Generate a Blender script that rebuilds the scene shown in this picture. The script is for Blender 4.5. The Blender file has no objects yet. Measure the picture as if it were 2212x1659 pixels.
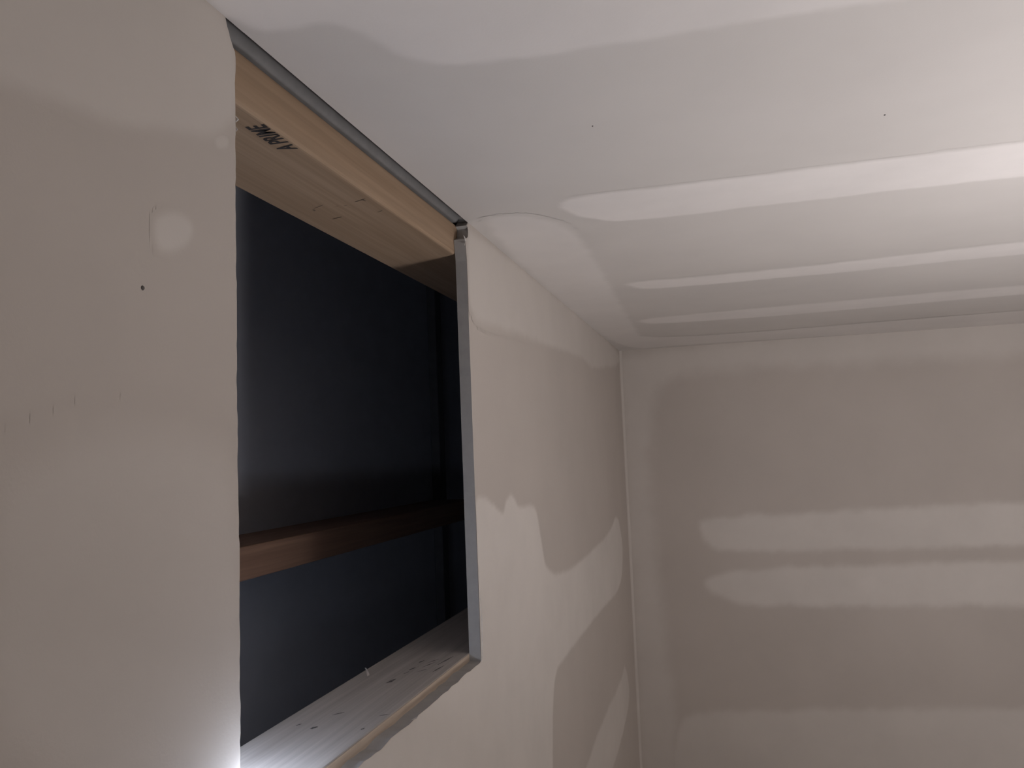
import bpy, bmesh, math, random
import numpy as np
from mathutils import Matrix, Vector, noise, geometry

# ------------------------------------------------------------------ camera, world, exposure
IMG_W, IMG_H = 2212, 1659
F_PX = 1825.956
R_ = np.array([0.96733507, 0.25035976, -0.0397851])
U_ = np.array([0.05922532, -0.07059806, 0.99574509])
F_ = np.array([-0.24648575, 0.96557543, 0.08311962])
D = 0.27                                  # camera to the opened wall, metres
CEIL = 2.44
CAM = np.array([0.0, 0.0, CEIL - 0.9637 * D])

scn = bpy.context.scene
col = scn.collection
cam_d = bpy.data.cameras.new('camera')
cam_d.sensor_fit = 'HORIZONTAL'; cam_d.sensor_width = 36.0
cam_d.lens = F_PX / IMG_W * 36.0
cam_d.clip_start = 0.01
cam = bpy.data.objects.new('camera', cam_d); col.objects.link(cam)
cam.matrix_world = Matrix([[R_[0], U_[0], -F_[0], CAM[0]],
                           [R_[1], U_[1], -F_[1], CAM[1]],
                           [R_[2], U_[2], -F_[2], CAM[2]],
                           [0, 0, 0, 1]])
scn.camera = cam
SKY = 2.2                 # sky behind the added fill window
wd = bpy.data.worlds.new('world'); scn.world = wd; wd.use_nodes = True
wd.node_tree.nodes['Background'].inputs[0].default_value = (1.0, 0.95, 0.90, 1)
wd.node_tree.nodes['Background'].inputs[1].default_value = SKY
vs = scn.view_settings
vs.view_transform = 'Standard'; vs.look = 'None'; vs.gamma = 1.0; vs.use_curve_mapping = False
vs.exposure = 0.0
WORK_LIGHT = 61.0        # strength of the tripod lamp's panel
WORK_COL = (1.0, 0.96, 0.97)
PUCK_LIGHT = 75.0         # strength of the added puck that imitates glare on the wall
LANTERN_LIGHT = 150.0     # strength of the lantern behind the wall
LANTERN_COL = (0.70, 0.80, 1.0)
PUCK_COL = (0.72, 0.82, 1.0)
random.seed(4)
WY0, WY1, WZ0, WZ1 = -.15, .95, .40, 1.50          # unseen window added in the right wall to fill the walls with light
po_d = bpy.data.lights.new('fill_portal', 'AREA'); po_d.shape = 'RECTANGLE'
po_d.size = WZ1 - WZ0; po_d.size_y = WY1 - WY0; po_d.cycles.is_portal = True
po = bpy.data.objects.new('fill_portal', po_d); col.objects.link(po)
po.location = (1.9 + .06, (WY0 + WY1) / 2, (WZ0 + WZ1) / 2); po.rotation_euler = (0, math.pi / 2, 0)

# ------------------------------------------------------------------ pixel -> surface
def ray(x, y):
    return (x - IMG_W / 2) / F_PX * R_ - (y - IMG_H / 2) / F_PX * U_ + F_
def on(axis, val, x, y):
    v = ray(x, y); return CAM + v * ((val - CAM[axis]) / v[axis])
XW = -D                                   # room face of the opened wall
XF = -D - 0.0127                          # face of the framing behind the drywall
YB = 8.19 * D                             # room face of the far wall
XR, YN = 1.9, -1.6                        # right wall, wall behind the camera
def Z(k): return CAM[2] + k * D

# ------------------------------------------------------------------ materials
def new_mat(name):
    m = bpy.data.materials.new(name); m.use_nodes = True
    nt = m.node_tree
    b = nt.nodes['Principled BSDF']
    return m, nt, b
def N(nt, t, **kw):
    n = nt.nodes.new(t)
    for k, v in kw.items(): setattr(n, k, v)
    return n
def mixc(nt, fac, a, b, blend='MIX'):
    n = N(nt, 'ShaderNodeMix', data_type='RGBA', blend_type=blend)
    for i, v in ((0, fac), (6, a), (7, b)):
        if isinstance(v, (int, float)): n.inputs[i].default_value = v
        elif isinstance(v, tuple): n.inputs[i].default_value = (*v, 1)
        else: nt.links.new(v, n.inputs[i])
    return n.outputs[2]
def noise_node(nt, scale, detail=3, rough=.55, coord=None, vscale=None):
    n = N(nt, 'ShaderNodeTexNoise'); n.inputs['Scale'].default_value = scale
    n.inputs['Detail'].default_value = detail; n.inputs['Roughness'].default_value = rough
    src = coord
    if vscale:
        mp = N(nt, 'ShaderNodeMapping'); mp.inputs['Scale'].default_value = vscale
        nt.links.new(src, mp.inputs[0]); src = mp.outputs[0]
    nt.links.new(src, n.inputs['Vector'])
    return n.outputs['Fac']
def ramp(nt, fac, stops):
    r = N(nt, 'ShaderNodeValToRGB'); nt.links.new(fac, r.inputs[0])
    e = r.color_ramp.elements
    while len(e) < len(stops): e.new(.5)
    for i, (p, c) in enumerate(stops):
        e[i].position = p; e[i].color = (*c, 1) if len(c) == 3 else c
    return r.outputs[0]
def bump(nt, b, h, strength, dist):
    n = N(nt, 'ShaderNodeBump'); n.inputs['Strength'].default_value = strength
    n.inputs['Distance'].default_value = dist
    nt.links.new(h, n.inputs['Height']); nt.links.new(n.outputs[0], b.inputs['Normal'])

PAPER = (0.525, 0.475, 0.435)
MUD = (0.69, 0.645, 0.605)
def drywall_mat(name, PAPER, MUD):
    m, nt, b = new_mat(name)
    pos = N(nt, 'ShaderNodeNewGeometry').outputs['Position']
    at = N(nt, 'ShaderNodeAttribute', attribute_name='mud').outputs['Fac']
    n1 = noise_node(nt, 3.0, 4, .6, pos)
    paper = ramp(nt, n1, [(.3, tuple(c * .95 for c in PAPER)), (.7, tuple(c * 1.05 for c in PAPER))])
    n2 = noise_node(nt, 9.0, 5, .6, pos)
    mud = ramp(nt, n2, [(.3, tuple(c * .95 for c in MUD)), (.7, tuple(c * 1.03 for c in MUD))])
    c = mixc(nt, at, paper, mud)
    nt.links.new(c, b.inputs['Base Color'])
    b.inputs['Roughness'].default_value = .85
    b.inputs['Specular IOR Level'].default_value = .25
    fine = noise_node(nt, 500, 3, .6, pos)
    bump(nt, b, fine, .12, .0006)
    return m
def wood_mat(name, light, dark, ringscale=1.0):
    m, nt, b = new_mat(name)
    tc = N(nt, 'ShaderNodeTexCoord').outputs['Object']
    g1 = noise_node(nt, 60 * ringscale, 4, .6, tc, (1, .035, 1))
    g2 = noise_node(nt, 260, 3, .6, tc, (1, .02, 1))
    c1 = ramp(nt, g1, [(.32, dark), (.66, light)])
    c2 = ramp(nt, g2, [(.3, (.86, .86, .86)), (.7, (1.05, 1.05, 1.05))])
    c = mixc(nt, 1.0, c1, c2, 'MULTIPLY')
    nt.links.new(c, b.inputs['Base Color'])
    b.inputs['Roughness'].default_value = .72
    b.inputs['Specular IOR Level'].default_value = .3
    bump(nt, b, g2, .15, .0005)
    return m
def plain_mat(name, c, rough=.85, nscale=40, var=.12, metal=0.0):
    m, nt, b = new_mat(name)
    pos = N(nt, 'ShaderNodeTexCoord').outputs['Object']
    n = noise_node(nt, nscale, 4, .6, pos)
    cc = ramp(nt, n, [(.3, tuple(v * (1 - var) for v in c)), (.7, tuple(min(1, v * (1 + var)) for v in c))])
    nt.links.new(cc, b.inputs['Base Color'])
    b.inputs['Roughness'].default_value = rough; b.inputs['Metallic'].default_value = metal
    bump(nt, b, n, .2, .0008)
    return m
def emit_mat(name, c, s):
    m, nt, b = new_mat(name)
    b.inputs['Base Color'].default_value = (*c, 1)
    b.inputs['Emission Color'].default_value = (*c, 1)
    b.inputs['Emission Strength'].default_value = s
    return m
def glass_mat():
    m, nt, b = new_mat('window_glass')
    t = N(nt, 'ShaderNodeBsdfTransparent'); g = N(nt, 'ShaderNodeBsdfGlossy'); g.inputs['Roughness'].default_value = .02
    mx = N(nt, 'ShaderNodeMixShader'); mx.inputs[0].default_value = .06
    nt.links.new(t.outputs[0], mx.inputs[1]); nt.links.new(g.outputs[0], mx.inputs[2])
    nt.links.new(mx.outputs[0], nt.nodes['Material Output'].inputs['Surface'])
    return m
M = dict(
    glass=glass_mat(), frame=plain_mat('white_frame', (.7, .7, .69), .5, 30, .04),
    drywall=drywall_mat('drywall', PAPER, MUD),
    ceilboard=drywall_mat('ceiling_board', (.66, .625, .60), (.81, .77, .75)),
    gypsum=plain_mat('gypsum_core', (.36, .345, .33), .95, 90, .05),
    strip=plain_mat('grey_strip', (.20, .195, .195), .6, 60, .08),
    wood=wood_mat('spruce', (.40, .285, .195), (.335, .23, .15)),
    sill=wood_mat('dusty_spruce', (.47, .435, .405), (.38, .345, .315)),
    edge=wood_mat('lit_spruce', (.57, .475, .385), (.49, .40, .315)),  # paler wood copy, carries the light on the sill's front edge
    block=wood_mat('brown_spruce', (.25, .15, .105), (.19, .11, .075)),
    ink=plain_mat('black_ink', (.035, .03, .03), .8, 300, .3),
    fadedink=plain_mat('faded_ink', (.12, .085, .06), .8, 300, .3),
    greyink=plain_mat('grey_ink', (.12, .11, .105), .8, 300, .3),
    cavity_lining=plain_mat('hazy_grey_lining', (.50, .505, .55), .85, 5, .06),  # pale grey, raised so the lining carries the haze in the cavity
    studwood=plain_mat('shaded_wood', (.13, .125, .13), .8, 40, .1),  # stud colour darkened so it stays faint in the shaded cavity
    paper=plain_mat('torn_paper', (.60, .57, .54), .9, 200, .08),
    floor=plain_mat('subfloor', (.33, .27, .21), .85, 6, .2),
    metal=plain_mat('black_metal', (.03, .03, .032), .45, 30, .1, .4),
    screw=plain_mat('screw_metal', (.10, .09, .085), .5, 300, .2, .3),
    globe=emit_mat('lamp_lens', WORK_COL, WORK_LIGHT),
    lantern=emit_mat('lantern_lens', LANTERN_COL, LANTERN_LIGHT),
    puck=emit_mat('glare_dome', PUCK_COL, PUCK_LIGHT),
)

# ------------------------------------------------------------------ helpers
def link(name, me, mat=None, parent=None):
    o = bpy.data.objects.new(name, me); col.objects.link(o)
    if mat: me.materials.append(M[mat] if isinstance(mat, str) else mat)
    if parent:
        o.parent = parent
        o.matrix_parent_inverse = parent.matrix_world.inverted()
    return o
def from_bm(name, bm, mat, parent=None, smooth=False):
    bmesh.ops.recalc_face_normals(bm, faces=bm.faces)
    me = bpy.data.meshes.new(name); bm.to_mesh(me); bm.free()
    if smooth:
        for p in me.polygons: p.use_smooth = True
    return link(name, me, mat, parent)
def tag(o, label, cat, group=None):
    o['label'] = label; o['category'] = cat
    if group: o['group'] = group
    return o
def struct(o): o['kind'] = 'structure'; return o
def add_box(bm, a, b):
    v = [bm.verts.new((x, y, z)) for x in (a[0], b[0]) for y in (a[1], b[1]) for z in (a[2], b[2])]
    for q in ((0, 1, 3, 2), (4, 6, 7, 5), (0, 4, 5, 1), (2, 3, 7, 6), (0, 2, 6, 4), (1, 5, 7, 3)):
        bm.faces.new([v[i] for i in q])
def box(name, a, b, mat, parent=None, bevel=0, seg=2):
    """box mesh whose origin is its middle bottom, edges eased"""
    o = Vector(((a[0] + b[0]) / 2, (a[1] + b[1]) / 2, min(a[2], b[2])))
    bm = bmesh.new(); add_box(bm, Vector(a) - o, Vector(b) - o)
    if bevel:
        bmesh.ops.recalc_face_normals(bm, faces=bm.faces)
        bmesh.ops.bevel(bm, geom=bm.edges[:], offset=bevel, segments=seg, affect='EDGES', profile=.5)
    ob = from_bm(name, bm, mat, None)
    ob.location = o
    if parent:
        bpy.context.view_layer.update()
        ob.parent = parent; ob.matrix_parent_inverse = parent.matrix_world.inverted()
    return ob

# ------------------------------------------------------------------ the opened wall: one sheet with a ragged cut-out up to the ceiling
def jag(p, q, n, amp, seed):
    """points from p to q (y,z) with a ragged knife cut"""
    out = []
    d = np.array(q) - np.array(p); L = np.hypot(*d); nrm = np.array([-d[1], d[0]]) / L
    for i in range(n):
        t = i / n
        a = amp * (noise.noise((t * L * 55, seed, 0)) * 1.0 + .7 * noise.noise((t * L * 190, seed, 5)))
        out.append(tuple(np.array(p) + d * t + nrm * a * (0 if i == 0 else 1)))
    return out
def wyz(x, y): q = on(0, XW, x, y); return (q[1], q[2])
TOPZ = CEIL + .0127
hole = []
p_top_near = (wyz(484, 40)[0], TOPZ)
hole.append(p_top_near)
hole += [wyz(487, 47), wyz(493, 66), wyz(497, 84), wyz(503, 102)]
hole += jag(wyz(507, 112), wyz(519, 1640), 90, .0011, 1.3)
zb = Z(-.804); yfar = 3.25 * D
hole.append((wyz(518, 1650)[0], zb - .004))
hole += jag((wyz(518, 1650)[0] + .001, zb), (yfar, zb), 46, .0016, 7.7)[1:]
hole += jag((yfar, zb), (yfar, wyz(1003, 532)[1]), 30, .0004, 3.1)
for a in ((1004, 516), (1010, 513), (1011, 494), (1007.5, 487), (1011, 478), (1010, 466)):
    y_, z_ = wyz(*a); hole.append((y_, min(z_, TOPZ - .0002)))
hole.append((hole[-1][0], TOPZ))
outer = [(YN, TOPZ), (YN, 0), (YB, 0), (YB, TOPZ)]
poly = outer[:3] + outer[3:] + hole[::-1]
bm = bmesh.new()
vf = [bm.verts.new((XW, y, z)) for y, z in poly]
vb = [bm.verts.new((XF, y, z)) for y, z in poly]
tri = geometry.delaunay_2d_cdt([Vector(p) for p in poly], [], [list(range(len(poly)))], 1, 1e-7)
assert len(tri[0]) == len(poly), 'the cut crosses itself'
src = [o_[0] for o_ in tri[3]]
for t_ in tri[2]:
    bm.faces.new([vf[src[i]] for i in t_]); bm.faces.new([vb[src[i]] for i in t_][::-1])
n_ = len(poly)
for i in range(n_):
    j = (i + 1) % n_
    f = bm.faces.new((vf[j], vf[i], vb[i], vb[j])); f.material_index = 1
bmesh.ops.recalc_face_normals(bm, faces=bm.faces)
me = bpy.data.meshes.new('wall_left'); bm.to_mesh(me); bm.free()
wall_left = struct(link('wall_left', me, 'drywall')); me.materials.append(M['gypsum'])

# ------------------------------------------------------------------ rest of the room
def slab(name, a, b, mat):
    bm = bmesh.new(); add_box(bm, a, b); return struct(from_bm(name, bm, mat))
wall_back = slab('wall_back', (XW, YB, 0), (XR, YB + .0127, CEIL), 'drywall')
bm = bmesh.new()
WT = .12
add_box(bm, (XR, YN, 0), (XR + WT, WY0, CEIL)); add_box(bm, (XR, WY1, 0), (XR + WT, YB, CEIL))
add_box(bm, (XR, WY0, 0), (XR + WT, WY1, WZ0)); add_box(bm, (XR, WY0, WZ1), (XR + WT, WY1, CEIL))
wall_right = struct(from_bm('wall_right', bm, 'drywall'))
wall_near = slab('wall_near', (XW, YN - .0127, 0), (XR, YN, CEIL), 'drywall')
ceiling = slab('ceiling', (XW, YN - .0127, CEIL), (XR + .12, YB + .0127, CEIL + .0127), 'ceilboard')
floor = slab('floor', (-1.2, YN - .0127, -.02), (XR + .12, YB + .0127, 0), 'floor')

window = bpy.data.objects.new('fill_window', None); col.objects.link(window); struct(window)  # added, unseen fill light for the walls
bm = bmesh.new(); fw = .05
add_box(bm, (XR + .05, WY0, WZ0), (XR + .10, WY0 + fw, WZ1)); add_box(bm, (XR + .05, WY1 - fw, WZ0), (XR + .10, WY1, WZ1))
add_box(bm, (XR + .05, WY0 + fw, WZ0), (XR + .10, WY1 - fw, WZ0 + fw)); add_box(bm, (XR + .05, WY0 + fw, WZ1 - fw), (XR + .10, WY1 - fw, WZ1))
from_bm('fill_window_frame', bm, 'frame', window)
bm = bmesh.new(); add_box(bm, (XR + .073, WY0 + fw, WZ0 + fw), (XR + .077, WY1 - fw, WZ1 - fw)); from_bm('pane', bm, 'glass', window)

# dark void behind the wall
VX = -2.32 * D - .02
bm = bmesh.new()
add_box(bm, (VX - .02, .1, 0), (VX, YB, CEIL + .3))                       # lining behind
add_box(bm, (VX - .02, .08, 0), (XF, .1, CEIL + .3))                      # near end
add_box(bm, (VX - .02, YB, 0), (XF, YB + .02, CEIL + .3))                 # far end
add_box(bm, (VX - .02, .08, CEIL + .3), (XF + .3, YB + .02, CEIL + .32))  # top
add_box(bm, (XF + .3, .08, CEIL + .0127), (XF + .32, YB + .02, CEIL + .32))  # unseen, added to keep sky light out above the ceiling board
add_box(bm, (XF, .08, CEIL + .0127), (XF + .3, .1, CEIL + .32)); add_box(bm, (XF, YB, CEIL + .0127), (XF + .3, YB + .02, CEIL + .32))  # unseen end closers, added against the same light leak
void = struct(from_bm('wall_cavity', bm, 'cavity_lining'))

# ------------------------------------------------------------------ joint compound: thin feathered coats on the sheets
def sdf(P, poly):
    """signed distance (positive inside) of points P (n,2) to polygon"""
    poly = np.array(poly, float); n = len(poly)
    dmin = np.full(len(P), 1e9); inside = np.zeros(len(P), bool)
    for i in range(n):
        a, b = poly[i], poly[(i + 1) % n]
        e = b - a; w = P - a
        t = np.clip((w @ e) / max(e @ e, 1e-12), 0, 1)
        dmin = np.minimum(dmin, np.hypot(*(w - t[:, None] * e).T))
        c = ((a[1] <= P[:, 1]) & (P[:, 1] < b[1])) | ((b[1] <= P[:, 1]) & (P[:, 1] < a[1]))
        xs = a[0] + (P[:, 1] - a[1]) / (e[1] if abs(e[1]) > 1e-12 else 1e-12) * e[0]
        inside ^= c & (P[:, 0] < xs)
    return np.where(inside, dmin, -dmin)
PLANES = {'ceiling': (2, CEIL, -1, (0, 1)), 'left': (0, XW, 1, (1, 2)), 'back': (1, YB, -1, (0, 2))}
PARENT = {'ceiling': ceiling, 'left': wall_left, 'back': wall_back}
LIM = {'ceiling': ((XW, XR), (YN, YB)), 'left': ((YN, YB), (0, CEIL)), 'back': ((XW, XR), (0, CEIL))}
hole_np = np.array(hole)
def coat(name, surf, pts, feather=.012, strength=1.0, thick=.0003, res=.004, wob=.004, inpix=True, layer=0, smooth=True):
    ax, val, sgn, (iu, iv) = PLANES[surf]
    if inpix: P2 = [tuple(on(ax, val, *p)[[iu, iv]]) for p in pts]
    else: P2 = pts
    if surf != 'left' and inpix:              # bands run on across the room to the right wall
        P2 = [(1.8, q[1]) if p[0] >= 2290 else q for p, q in zip(pts, P2)]
    for _ in range(2 if smooth else 0):       # ease the trowel outline
        P2 = [tuple(w * np.array(P2[i]) + (1 - w) * np.array(P2[(i + 1) % len(P2)])) for i in range(len(P2)) for w in (.78, .22)]
    A = np.array(P2)
    lim = LIM[surf]
    lo = np.maximum(A.min(0) - feather, [lim[0][0], lim[1][0]]); hi = np.minimum(A.max(0) + feather, [lim[0][1], lim[1][1]])
    nu, nv = [max(3, int(math.ceil((hi[k] - lo[k]) / res)) + 1) for k in (0, 1)]
    uu, vv = np.meshgrid(np.linspace(lo[0], hi[0], nu), np.linspace(lo[1], hi[1], nv), indexing='ij')
    G = np.stack([uu.ravel(), vv.ravel()], 1)
    w = np.array([noise.noise((g[0] * 28, g[1] * 28, val * 3 + layer)) + .5 * noise.noise((g[0] * 90, g[1] * 90, layer)) for g in G])
    s = sdf(G, P2) + w * wob
    m = np.clip(s / feather + .5, 0, 1); m = m * m * (3 - 2 * m)
    keep = m > 0
    if surf == 'left':                       # pull the rim of the coat onto the ragged cut
        hs = sdf(G, hole_np); inh = hs > -.0003
        near = np.where(inh & (hs < res * 1.6))[0]
        e0 = hole_np; e1 = np.roll(hole_np, -1, 0); ed = e1 - e0; el = (ed ** 2).sum(1)
        for i in near:
            t = np.clip(((G[i] - e0) * ed).sum(1) / np.maximum(el, 1e-14), 0, 1); c = e0 + t[:, None] * ed
            k = np.argmin(((c - G[i]) ** 2).sum(1)); G[i] = c[k]
        G[:, 1] = np.minimum(G[:, 1], CEIL)
        deep = inh.copy(); deep[near] = False
    idx = np.arange(nu * nv).reshape(nu, nv)
    q = np.stack([idx[:-1, :-1], idx[1:, :-1], idx[1:, 1:], idx[:-1, 1:]], -1).reshape(-1, 4)
    if surf == 'left': q = q[keep[q].any(1) & ~deep[q].any(1) & ~inh[q].all(1)]
    else: q = q[keep[q].any(1)]
    used = np.unique(q); remap = -np.ones(nu * nv, int); remap[used] = np.arange(len(used))
    V = np.zeros((len(used), 3))
    V[:, ax] = val + sgn * (.00012 + layer * .0002 + thick * m[used]); V[:, iu] = G[used, 0]; V[:, iv] = G[used, 1]
    me = bpy.data.meshes.new(name)
    me.from_pydata(V.tolist(), [], remap[q].tolist()); me.update()
    a = me.attributes.new('mud', 'FLOAT', 'POINT'); a.data.foreach_set('value', (m[used] * strength).astype(np.float32))
    # face the room
    nrm = me.polygons[0].normal[ax]
    if nrm * sgn < 0: me.flip_normals()
    for p in me.polygons: p.use_smooth = True
    return link(name, me, 'ceilboard' if surf == 'ceiling' else 'drywall', PARENT[surf])

# ceiling
coat('joint_compound_band', 'ceiling', [(478, 26), (560, 70), (640, 62), (710, 48), (770, 66), (840, 108), (915, 133), (1000, 138), (1100, 128), (1300, 100), (1500, 66), (1850, 10), (2300, -60), (2300, -200), (1500, -160), (900, -140), (420, -40)], .010, .8)
coat('joint_compound_band', 'ceiling', [(1203, 440), (1240, 424), (1500, 396), (1900, 346), (2212, 308), (2500, 272), (2500, 345), (2212, 380), (1800, 426), (1500, 461), (1330, 479), (1262, 470), (1220, 455)], .008, 1.0, wob=.003)
coat('joint_compound_band', 'ceiling', [(1335, 612), (1480, 600), (1800, 570), (2212, 520), (2500, 487), (2500, 517), (2212, 547), (1800, 590), (1500, 617), (1390, 625)], .014, .95, wob=.004)
coat('joint_compound_band', 'ceiling', [(1372, 690), (1600, 669), (2212, 615), (2500, 589), (2500, 610), (2212, 634), (1700, 681), (1400, 701)], .02, .9, wob=.004)
coat('corner_compound', 'ceiling', [(1012, 474), (1130, 462), (1235, 490), (1290, 570), (1330, 640), (1366, 700), (1390, 737), (2212, 670), (2500, 645), (2500, 690), (1500, 742), (1333, 757)], .014, .6, layer=1)
# wall beside and under the opening
coat('joint_compound_patch', 'left', [(-40, 165), (60, 190), (130, 215), (200, 250), (270, 272), (380, 281), (400, 288), (450, 292), (478, 282), (492, 262), (508, 260), (508, 110), (490, 52), (474, 28), (240, -172), (-40, -408)], .010, .45, wob=.002)
coat('joint_compound_patch', 'left', [(333, 478), (345, 462), (380, 455), (410, 472), (419, 500), (405, 528), (372, 545), (342, 540), (333, 515)], .006, .6, wob=.001, res=.0025)
coat('joint_compound_patch', 'left', [(462, 300), (480, 290), (494, 300), (490, 318), (470, 320)], .003, .35, wob=.0006, res=.0015)
coat('joint_compound_patch', 'left', [(120, 975), (250, 925), (400, 945), (512, 992), (530, 1680), (-40, 1700), (-40, 1050)], .03, .35, wob=.002)
coat('joint_compound_patch', 'left', [(1009, 535), (1010, 480), (1336, 756), (1339, 790), (1275, 797), (1262, 772), (1200, 752), (1130, 722), (1060, 700), (1016, 690)], .014, .55, wob=.004, layer=1)
coat('joint_compound_patch', 'left', [(1022, 1078), (1050, 1074), (1075, 1100), (1088, 1112), (1092, 1082), (1104, 1068), (1114, 1084), (1120, 1096), (1150, 1090), (1160, 1108), (1170, 1180), (1180, 1232), (1212, 1244), (1270, 1200), (1318, 1150), (1333, 1105), (1346, 1180), (1342, 1270), (1300, 1315), (1235, 1400), (1197, 1450), (1193, 1560), (1195, 1800), (560, 1800), (560, 1740), (1000, 1400), (1015, 1300)], .009, .9, wob=.002)
coat('joint_compound_patch', 'left', [(1350, 1430), (1342, 1470), (1300, 1560), (1245, 1720), (1305, 1720), (1345, 1590), (1362, 1500)], .012, .7, wob=.003)
# far wall
coat('corner_compound', 'back', [(1338, 757), (1339, 800), (1365, 1250), (1385, 1655), (1390, 1760), (1480, 1760), (1465, 1600), (1440, 1400), (1418, 1200), (1404, 1000), (1412, 830), (1500, 800), (2212, 768), (2500, 755), (2500, 625)], .05, .55, wob=.008, res=.006)
coat('joint_compound_band', 'back', [(1506, 1128), (1560, 1116), (1700, 1110), (2212, 1082), (2500, 1066), (2500, 1160), (2212, 1179), (1700, 1191), (1560, 1192), (1525, 1172)], .022, .8, wob=.006, res=.006)
coat('joint_compound_band', 'back', [(1516, 1250), (1600, 1229), (1900, 1220), (2212, 1210), (2500, 1202), (2500, 1300), (2212, 1309), (1660, 1309), (1585, 1302), (1540, 1282)], .022, .8, wob=.006, res=.006)
coat('joint_compound_band', 'back', [(1450, 1545), (1600, 1535), (2212, 1528), (2500, 1526), (2500, 1800), (1450, 1800)], .025, .6, wob=.006, res=.006)

# compound fillet in the corner between the two walls
bm = bmesh.new()
rad, segs = .008, 6
rings = []
for z in np.linspace(0, CEIL, 60):
    r = rad * (1 + .25 * noise.noise((0, 3, z * 6)))
    ring = []
    for k in range(segs + 1):
        a = math.pi / 2 * k / segs
        ring.append(bm.verts.new((XW + r - r * math.cos(a), YB - r + r * math.sin(a), z)))
    rings.append(ring)
for a, b in zip(rings, rings[1:]):
    for k in range(segs): bm.faces.new((a[k], a[k + 1], b[k + 1], b[k]))
o = from_bm('corner_bead', bm, 'drywall', wall_back, True)
at = o.data.attributes.new('mud', 'FLOAT', 'POINT'); at.data.foreach_set('value', [.45] * len(o.data.vertices))
if o.data.polygons[0].normal[0] < 0: o.data.flip_normals()

# screw dimples
def dimple(surf, px, r):
    ax, val, sgn, (iu, iv) = PLANES[surf]
    c = on(ax, val, *px)
    bm = bmesh.new(); bmesh.ops.create_cone(bm, cap_ends=True, segments=12, radius1=r, radius2=r * .7, depth=.0006)
    n = [0, 0, 0]; n[ax] = sgn
    bmesh.ops.transform(bm, matrix=Vector(n).to_track_quat('Z', 'Y').to_matrix().to_4x4(), verts=bm.verts)
    bmesh.ops.translate(bm, vec=Vector(c) + Vector(n) * .0002, verts=bm.verts)
    from_bm('screw_head', bm, 'screw', PARENT[surf])
dimple('left', (308, 622), .0013)
dimple('ceiling', (1280, 272), .0007)
dimple('ceiling', (1911, 248), .0008)

# ------------------------------------------------------------------ framing seen through the opening
Y0, Y1 = .9 * D, 4.6 * D
hz0, hz1 = Z(.826), Z(.958)
depth = .0905
header = tag(box('timber_header', (XF - depth, Y0, hz0), (XF - .0004, Y1, hz1), 'wood', None, .0028, 3),
             'pale spruce header timber stamped in black, across the top of the wall opening', 'timber')
sz1 = Z(-.773)
sill = tag(box('timber_sill', (XF - .085, Y0, sz1 - .038), (XF - .0004, Y1, sz1), 'sill', None, .0012, 2),
           'dusty grey-brown sill timber along the bottom of the wall opening', 'timber')
fe = box('front_edge', (XF - .0006, Y0, sz1 - .038), (XF - .0001, yfar + .02, sz1 - .0008), 'edge', sill, 0)
fe['label'] = 'front edge of the sill timber, its light put into a paler colour'
bz0, bz1 = Z(-.458), Z(-.322)
block = tag(box('timber_block', (-2.25 * D, .5 * D, bz0), (-1.9 * D, 6.2 * D, bz1), 'block', None, .002, 2),
            'brown timber rail across the dark cavity behind the opening', 'timber')
stud = tag(box('timber_stud', (VX, 6.6 * D, 0), (VX + .02, 6.6 * D + .038, CEIL + .3), 'studwood', None, .002, 2),
           'upright stud, colour darkened for shade, against the grey lining of the cavity', 'timber')

# grey rounded strip squeezed between header and ceiling board
bm = bmesh.new()
prof = []
zc_, rr = Z(1.004), .0092
for k in range(13):
    a = -math.pi / 2 + math.pi * k / 12
    prof.append((XF - .0015 + .0045 * math.cos(a), zc_ + rr * math.sin(a)))
prof += [(XF - .05, zc_ + rr), (XF - .05, zc_ - rr)]
ny = 60; rings = []
for i in range(ny + 1):
    y = Y0 + (Y1 - Y0) * i / ny
    dz = .0007 * noise.noise((y * 25, 0, 2)) - .0022 * (1 - i / ny)
    rings.append([bm.verts.new((x + .0005 * noise.noise((y * 60, z * 90, 1)), y, z + dz)) for x, z in prof])
for a, b in zip(rings, rings[1:]):
    for k in range(len(prof)):
        j = (k + 1) % len(prof); bm.faces.new((a[k], a[j], b[j], b[k]))
bm.faces.new(rings[0][::-1]); bm.faces.new(rings[-1])
strip = tag(from_bm('grey_edge_strip', bm, 'strip', None, True),
            'rounded dark grey strip wedged between the header timber and the ceiling board', 'strip')

# ------------------------------------------------------------------ print on the timbers
def ink_text(body, p_start, p_end, p_top, name, mat, parent, lift):
    """flat lettering: baseline p_start -> p_end, letter height towards p_top, all on a horizontal face"""
    cu = bpy.data.curves.new(name, 'FONT'); cu.body = body; cu.offset = .028; cu.resolution_u = 3
    to = bpy.data.objects.new(name, cu); col.objects.link(to)
    bpy.context.view_layer.update()
    me = bpy.data.meshes.new_from_object(to.evaluated_get(bpy.context.evaluated_depsgraph_get()))
    bpy.data.objects.remove(to)
    co = np.array([v.co[:] for v in me.vertices]); w = co[:, 0].max() - co[:, 0].min(); h = co[:, 1].max()
    ex = (p_end - p_start); ey = (p_top - p_start); ey = ey - ex * (ey @ ex) / (ex @ ex)
    for v, c in zip(me.vertices, co):
        q = p_start + ex * ((c[0] - co[:, 0].min()) / w) + ey * (c[1] / h)
        v.co = (q[0], q[1], q[2] + lift)
    return link(name, me, mat, parent)
bpy.context.view_layer.update()
H = lambda x, y: on(2, hz0, x, y)
ink_text('A PRIME', H(643, 321), H(569, 268), H(602, 324), 'stamp_lettering', 'ink', header, -.0002)
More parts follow.
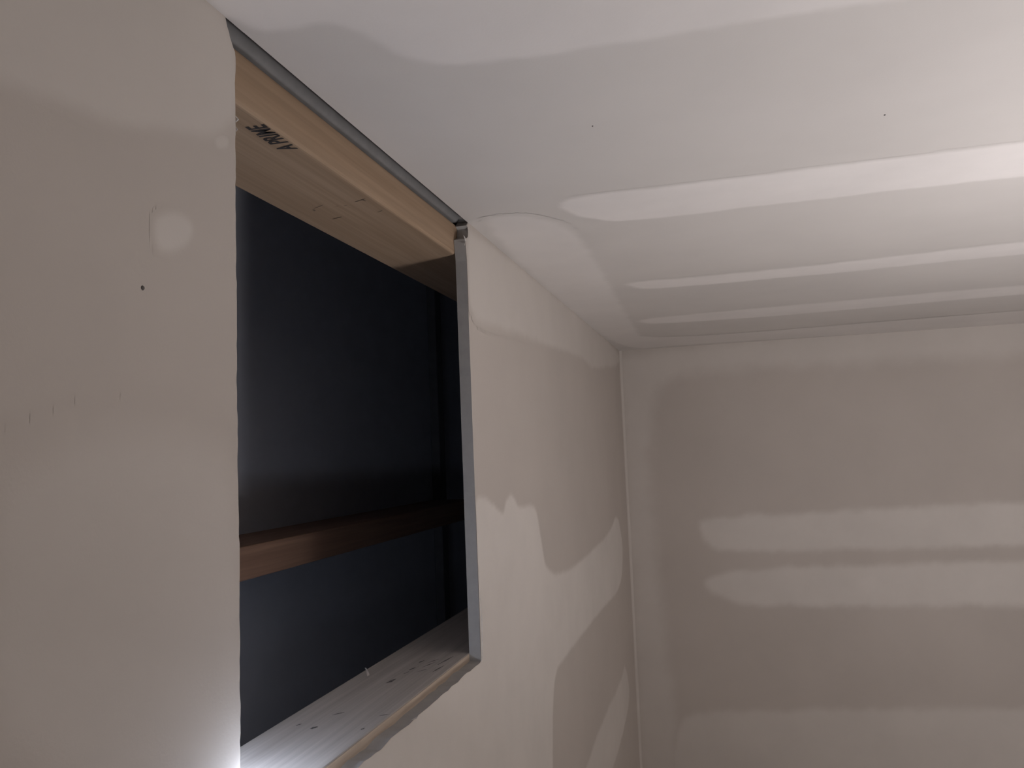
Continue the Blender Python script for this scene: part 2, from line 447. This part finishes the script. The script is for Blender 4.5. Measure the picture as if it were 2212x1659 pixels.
def smudges(name, axis_z, marks, mat, parent, lift, seed):
    rnd = random.Random(seed)
    bm = bmesh.new()
    for x, y, dx, dy, wdt in marks:                     # a short ragged stroke, pixel ends and width in metres
        a = on(2, axis_z, x, y); b = on(2, axis_z, x + dx, y + dy)
        d = b - a; L = np.linalg.norm(d); d /= L; n = np.array([-d[1], d[0], 0])
        k = 7; top = []; bot = []
        for i in range(k + 1):
            t = i / k; ww = 1.5 * wdt * (.35 + .65 * math.sin(math.pi * min(max(t, .06), .94))) * rnd.uniform(.5, 1.2)
            p = a + d * L * t
            top.append(bm.verts.new((*(p + n * ww)[:2], axis_z + lift))); bot.append(bm.verts.new((*(p - n * ww * rnd.uniform(.4, 1))[:2], axis_z + lift)))
        for i in range(k): bm.faces.new((top[i], top[i + 1], bot[i + 1], bot[i]))
    o = from_bm(name, bm, mat, parent); o['kind'] = 'stuff'; return o
smudges('faded_stamp', hz0, [(766, 436, 22, -7, .0007), (784, 431, 6, 3, .0008), (678, 450, 20, -8, .0005), (676, 452, 5, 3, .0008), (718, 473, 20, -5, .0008),
        (816, 458, 10, -4, .0007), (742, 444, 8, -1, .0004), (724, 446, 8, -2, .0003)], 'fadedink', header, -.0002, 3)
S = sz1
smudges('faded_stamp', S, [(884, 1448, 14, -6, .0009), (905, 1432, 12, -5, .0011), (912, 1442, 30, -12, .0006), (900, 1452, 22, -6, .0006), (922, 1433, 26, -9, .0006), (946, 1436, 34, -18, .0009),
        (935, 1452, 24, -14, .0008), (872, 1456, 12, -5, .0006), (835, 1476, 16, -6, .0014), (842, 1471, 14, -4, .0009), (718, 1545, 26, -6, .0008), (672, 1575, 14, -5, .0016), (640, 1568, 12, -4, .0010),
        (780, 1577, 8, -4, .0011), (818, 1547, 24, -4, .0006)], 'greyink', sill, .0002, 5)
# curled splinter on the sill's back edge
q0 = on(2, S, 796, 1459)
bm = bmesh.new(); vs_ = []
for i in range(7):
    t = i / 6
    w2 = .0022 * (1 - t) + .0003
    c = np.array([q0[0] - .001 * t, q0[1] - .004 * t * t - .001, S + .0085 * t])
    vs_.append((bm.verts.new((c[0], c[1] - w2, c[2])), bm.verts.new((c[0] + .0006, c[1] + w2, c[2])), bm.verts.new((c[0] - .0006, c[1], c[2]))))
for a, b in zip(vs_, vs_[1:]):
    for k in range(3): bm.faces.new((a[k], a[(k + 1) % 3], b[(k + 1) % 3], b[k]))
sp = from_bm('splinter', bm, 'sill', sill)

# ------------------------------------------------------------------ torn paper along the cut
def sliver(pts, width, lift, name='torn_paper'):
    """a strip of lifted facing paper running down the wall through pixel points"""
    bm = bmesh.new(); prev = None
    for i, (x, y, wd_) in enumerate(pts):
        c = on(0, XW, x, y); w_ = width * wd_
        a = bm.verts.new((XW + .0002, c[1] + w_, c[2])); b = bm.verts.new((XW + lift * wd_, c[1], c[2])); d = bm.verts.new((XW + .0001, c[1] - w_ * .3, c[2]))
        if prev:
            bm.faces.new((prev[0], prev[1], b, a)); bm.faces.new((prev[1], prev[2], d, b)); bm.faces.new((prev[2], prev[0], a, d))
        prev = (a, b, d)
    return from_bm(name, bm, 'paper', wall_left)
sliver([(1034, 1268, .15), (1037, 1300, .6), (1039, 1340, 1), (1040, 1380, 1), (1040, 1420, .7), (1037, 1440, .2)], .0035, .0016)
sliver([(508, 250, .2), (512, 257, 1), (508, 264, .3)], .0016, .001)
sliver([(509, 274, .2), (511, 279, .8), (509, 284, .3)], .0012, .001)
sliver([(1001, 508, .2), (1003, 513, 1), (1005, 520, .5), (1003, 530, .2)], .003, .0012)
sliver([(887, 1556, .2), (895, 1552, 1), (902, 1546, .3)], .004, .002)

# ------------------------------------------------------------------ lamps and the added glare puck (all out of the photograph's frame)
def tube(bm, a, b, r, seg=10):
    a, b = Vector(a), Vector(b); d = b - a
    g = bmesh.ops.create_cone(bm, cap_ends=True, segments=seg, radius1=r, radius2=r, depth=d.length)
    m = Matrix.Translation((a + b) / 2) @ d.to_track_quat('Z', 'Y').to_matrix().to_4x4()
    bmesh.ops.transform(bm, matrix=m, verts=g['verts'])
LX, LY, LZ = .66, .52, CEIL - .78
LN = (.34, .38, .86)
lamp = bpy.data.objects.new('work_lamp', None); col.objects.link(lamp); lamp.location = (LX, LY, 0)
tag(lamp, 'black tripod work light with a lit flat panel tilted towards the ceiling', 'lamp')
bpy.context.view_layer.update()
bm = bmesh.new(); tube(bm, (LX, LY, .25), (LX, LY, LZ - .1), .012); from_bm('pole', bm, 'metal', lamp, True)
for k in range(3):
    a = math.radians(120 * k + 40)
    bm = bmesh.new(); tube(bm, (LX, LY, .62), (LX + .34 * math.cos(a), LY + .34 * math.sin(a), .008), .008); from_bm('leg', bm, 'metal', lamp, True)
head = Matrix.Translation((LX, LY, LZ)) @ Vector(LN).to_track_quat('Z', 'Y').to_matrix().to_4x4()
def head_box(name, a, b, mat, bev):
    bm = bmesh.new(); add_box(bm, a, b)
    bmesh.ops.recalc_face_normals(bm, faces=bm.faces)
    if bev: bmesh.ops.bevel(bm, geom=bm.edges[:], offset=bev, segments=2, affect='EDGES')
    bmesh.ops.transform(bm, matrix=head, verts=bm.verts)
    return from_bm(name, bm, mat, lamp)
head_box('housing', (-.16, -.11, -.05), (.16, .11, -.006), 'metal', .008)
head_box('lens', (-.145, -.095, -.006), (.145, .095, 0), 'globe', 0)
bm = bmesh.new()
for sx in (-1, 1): tube(bm, head @ Vector((sx * .168, 0, -.02)), (LX + sx * .01, LY, LZ - .12), .006)
br = from_bm('yoke', bm, 'metal', lamp, True)

PX, PY, PZ = -.978 * D, 1.615 * D, sz1 + .007
puck = bpy.data.objects.new('glare_puck', None); col.objects.link(puck); puck.location = (PX, PY, PZ)  # added lamp, its glow stands in for glare on the near wall
tag(puck, 'small round LED puck added at the sill edge to imitate glare on the wall', 'lamp')
bpy.context.view_layer.update()
bm = bmesh.new(); g = bmesh.ops.create_cone(bm, cap_ends=True, segments=28, radius1=.019, radius2=.016, depth=.010)
bmesh.ops.translate(bm, vec=(PX, PY, PZ), verts=bm.verts); from_bm('housing', bm, 'metal', puck)
bm = bmesh.new(); add_box(bm, (XF - .02, PY - .006, sz1 + .0003), (PX, PY + .006, sz1 + .002)); from_bm('clip', bm, 'metal', puck)
bm = bmesh.new(); bmesh.ops.create_uvsphere(bm, u_segments=20, v_segments=12, radius=.014)
bmesh.ops.scale(bm, vec=(1, 1, .8), verts=bm.verts)
bmesh.ops.translate(bm, vec=(PX, PY, PZ + .008), verts=bm.verts); from_bm('dome', bm, 'puck', puck, True)

QX, QY = -1.26 * D, 1.74 * D
lan = bpy.data.objects.new('led_lantern', None); col.objects.link(lan); lan.location = (QX, QY, sz1)
tag(lan, 'small bluish LED lantern standing on the sill timber behind the drywall', 'lamp')
bpy.context.view_layer.update()
def turned(name, prof, mat, parent, c):
    bm = bmesh.new(); seg = 24; rings = []
    for r, z in prof: rings.append([bm.verts.new((c[0] + r * math.cos(2 * math.pi * k / seg), c[1] + r * math.sin(2 * math.pi * k / seg), c[2] + z)) for k in range(seg)])
    for a, b in zip(rings, rings[1:]):
        for k in range(seg): bm.faces.new((a[k], a[(k + 1) % seg], b[(k + 1) % seg], b[k]))
    bm.faces.new(rings[0][::-1]); bm.faces.new(rings[-1])
    return from_bm(name, bm, mat, parent)
c_ = (QX, QY, sz1 + .0004)
turned('base', [(.018, 0), (.02, .004), (.013, .011), (.008, .018)], 'metal', lan, c_)
turned('lens', [(.008, .018), (.0125, .022), (.0135, .029), (.0125, .036), (.008, .040)], 'lantern', lan, c_)
turned('cap', [(.030, .040), (.032, .042), (.010, .050)], 'metal', lan, c_)
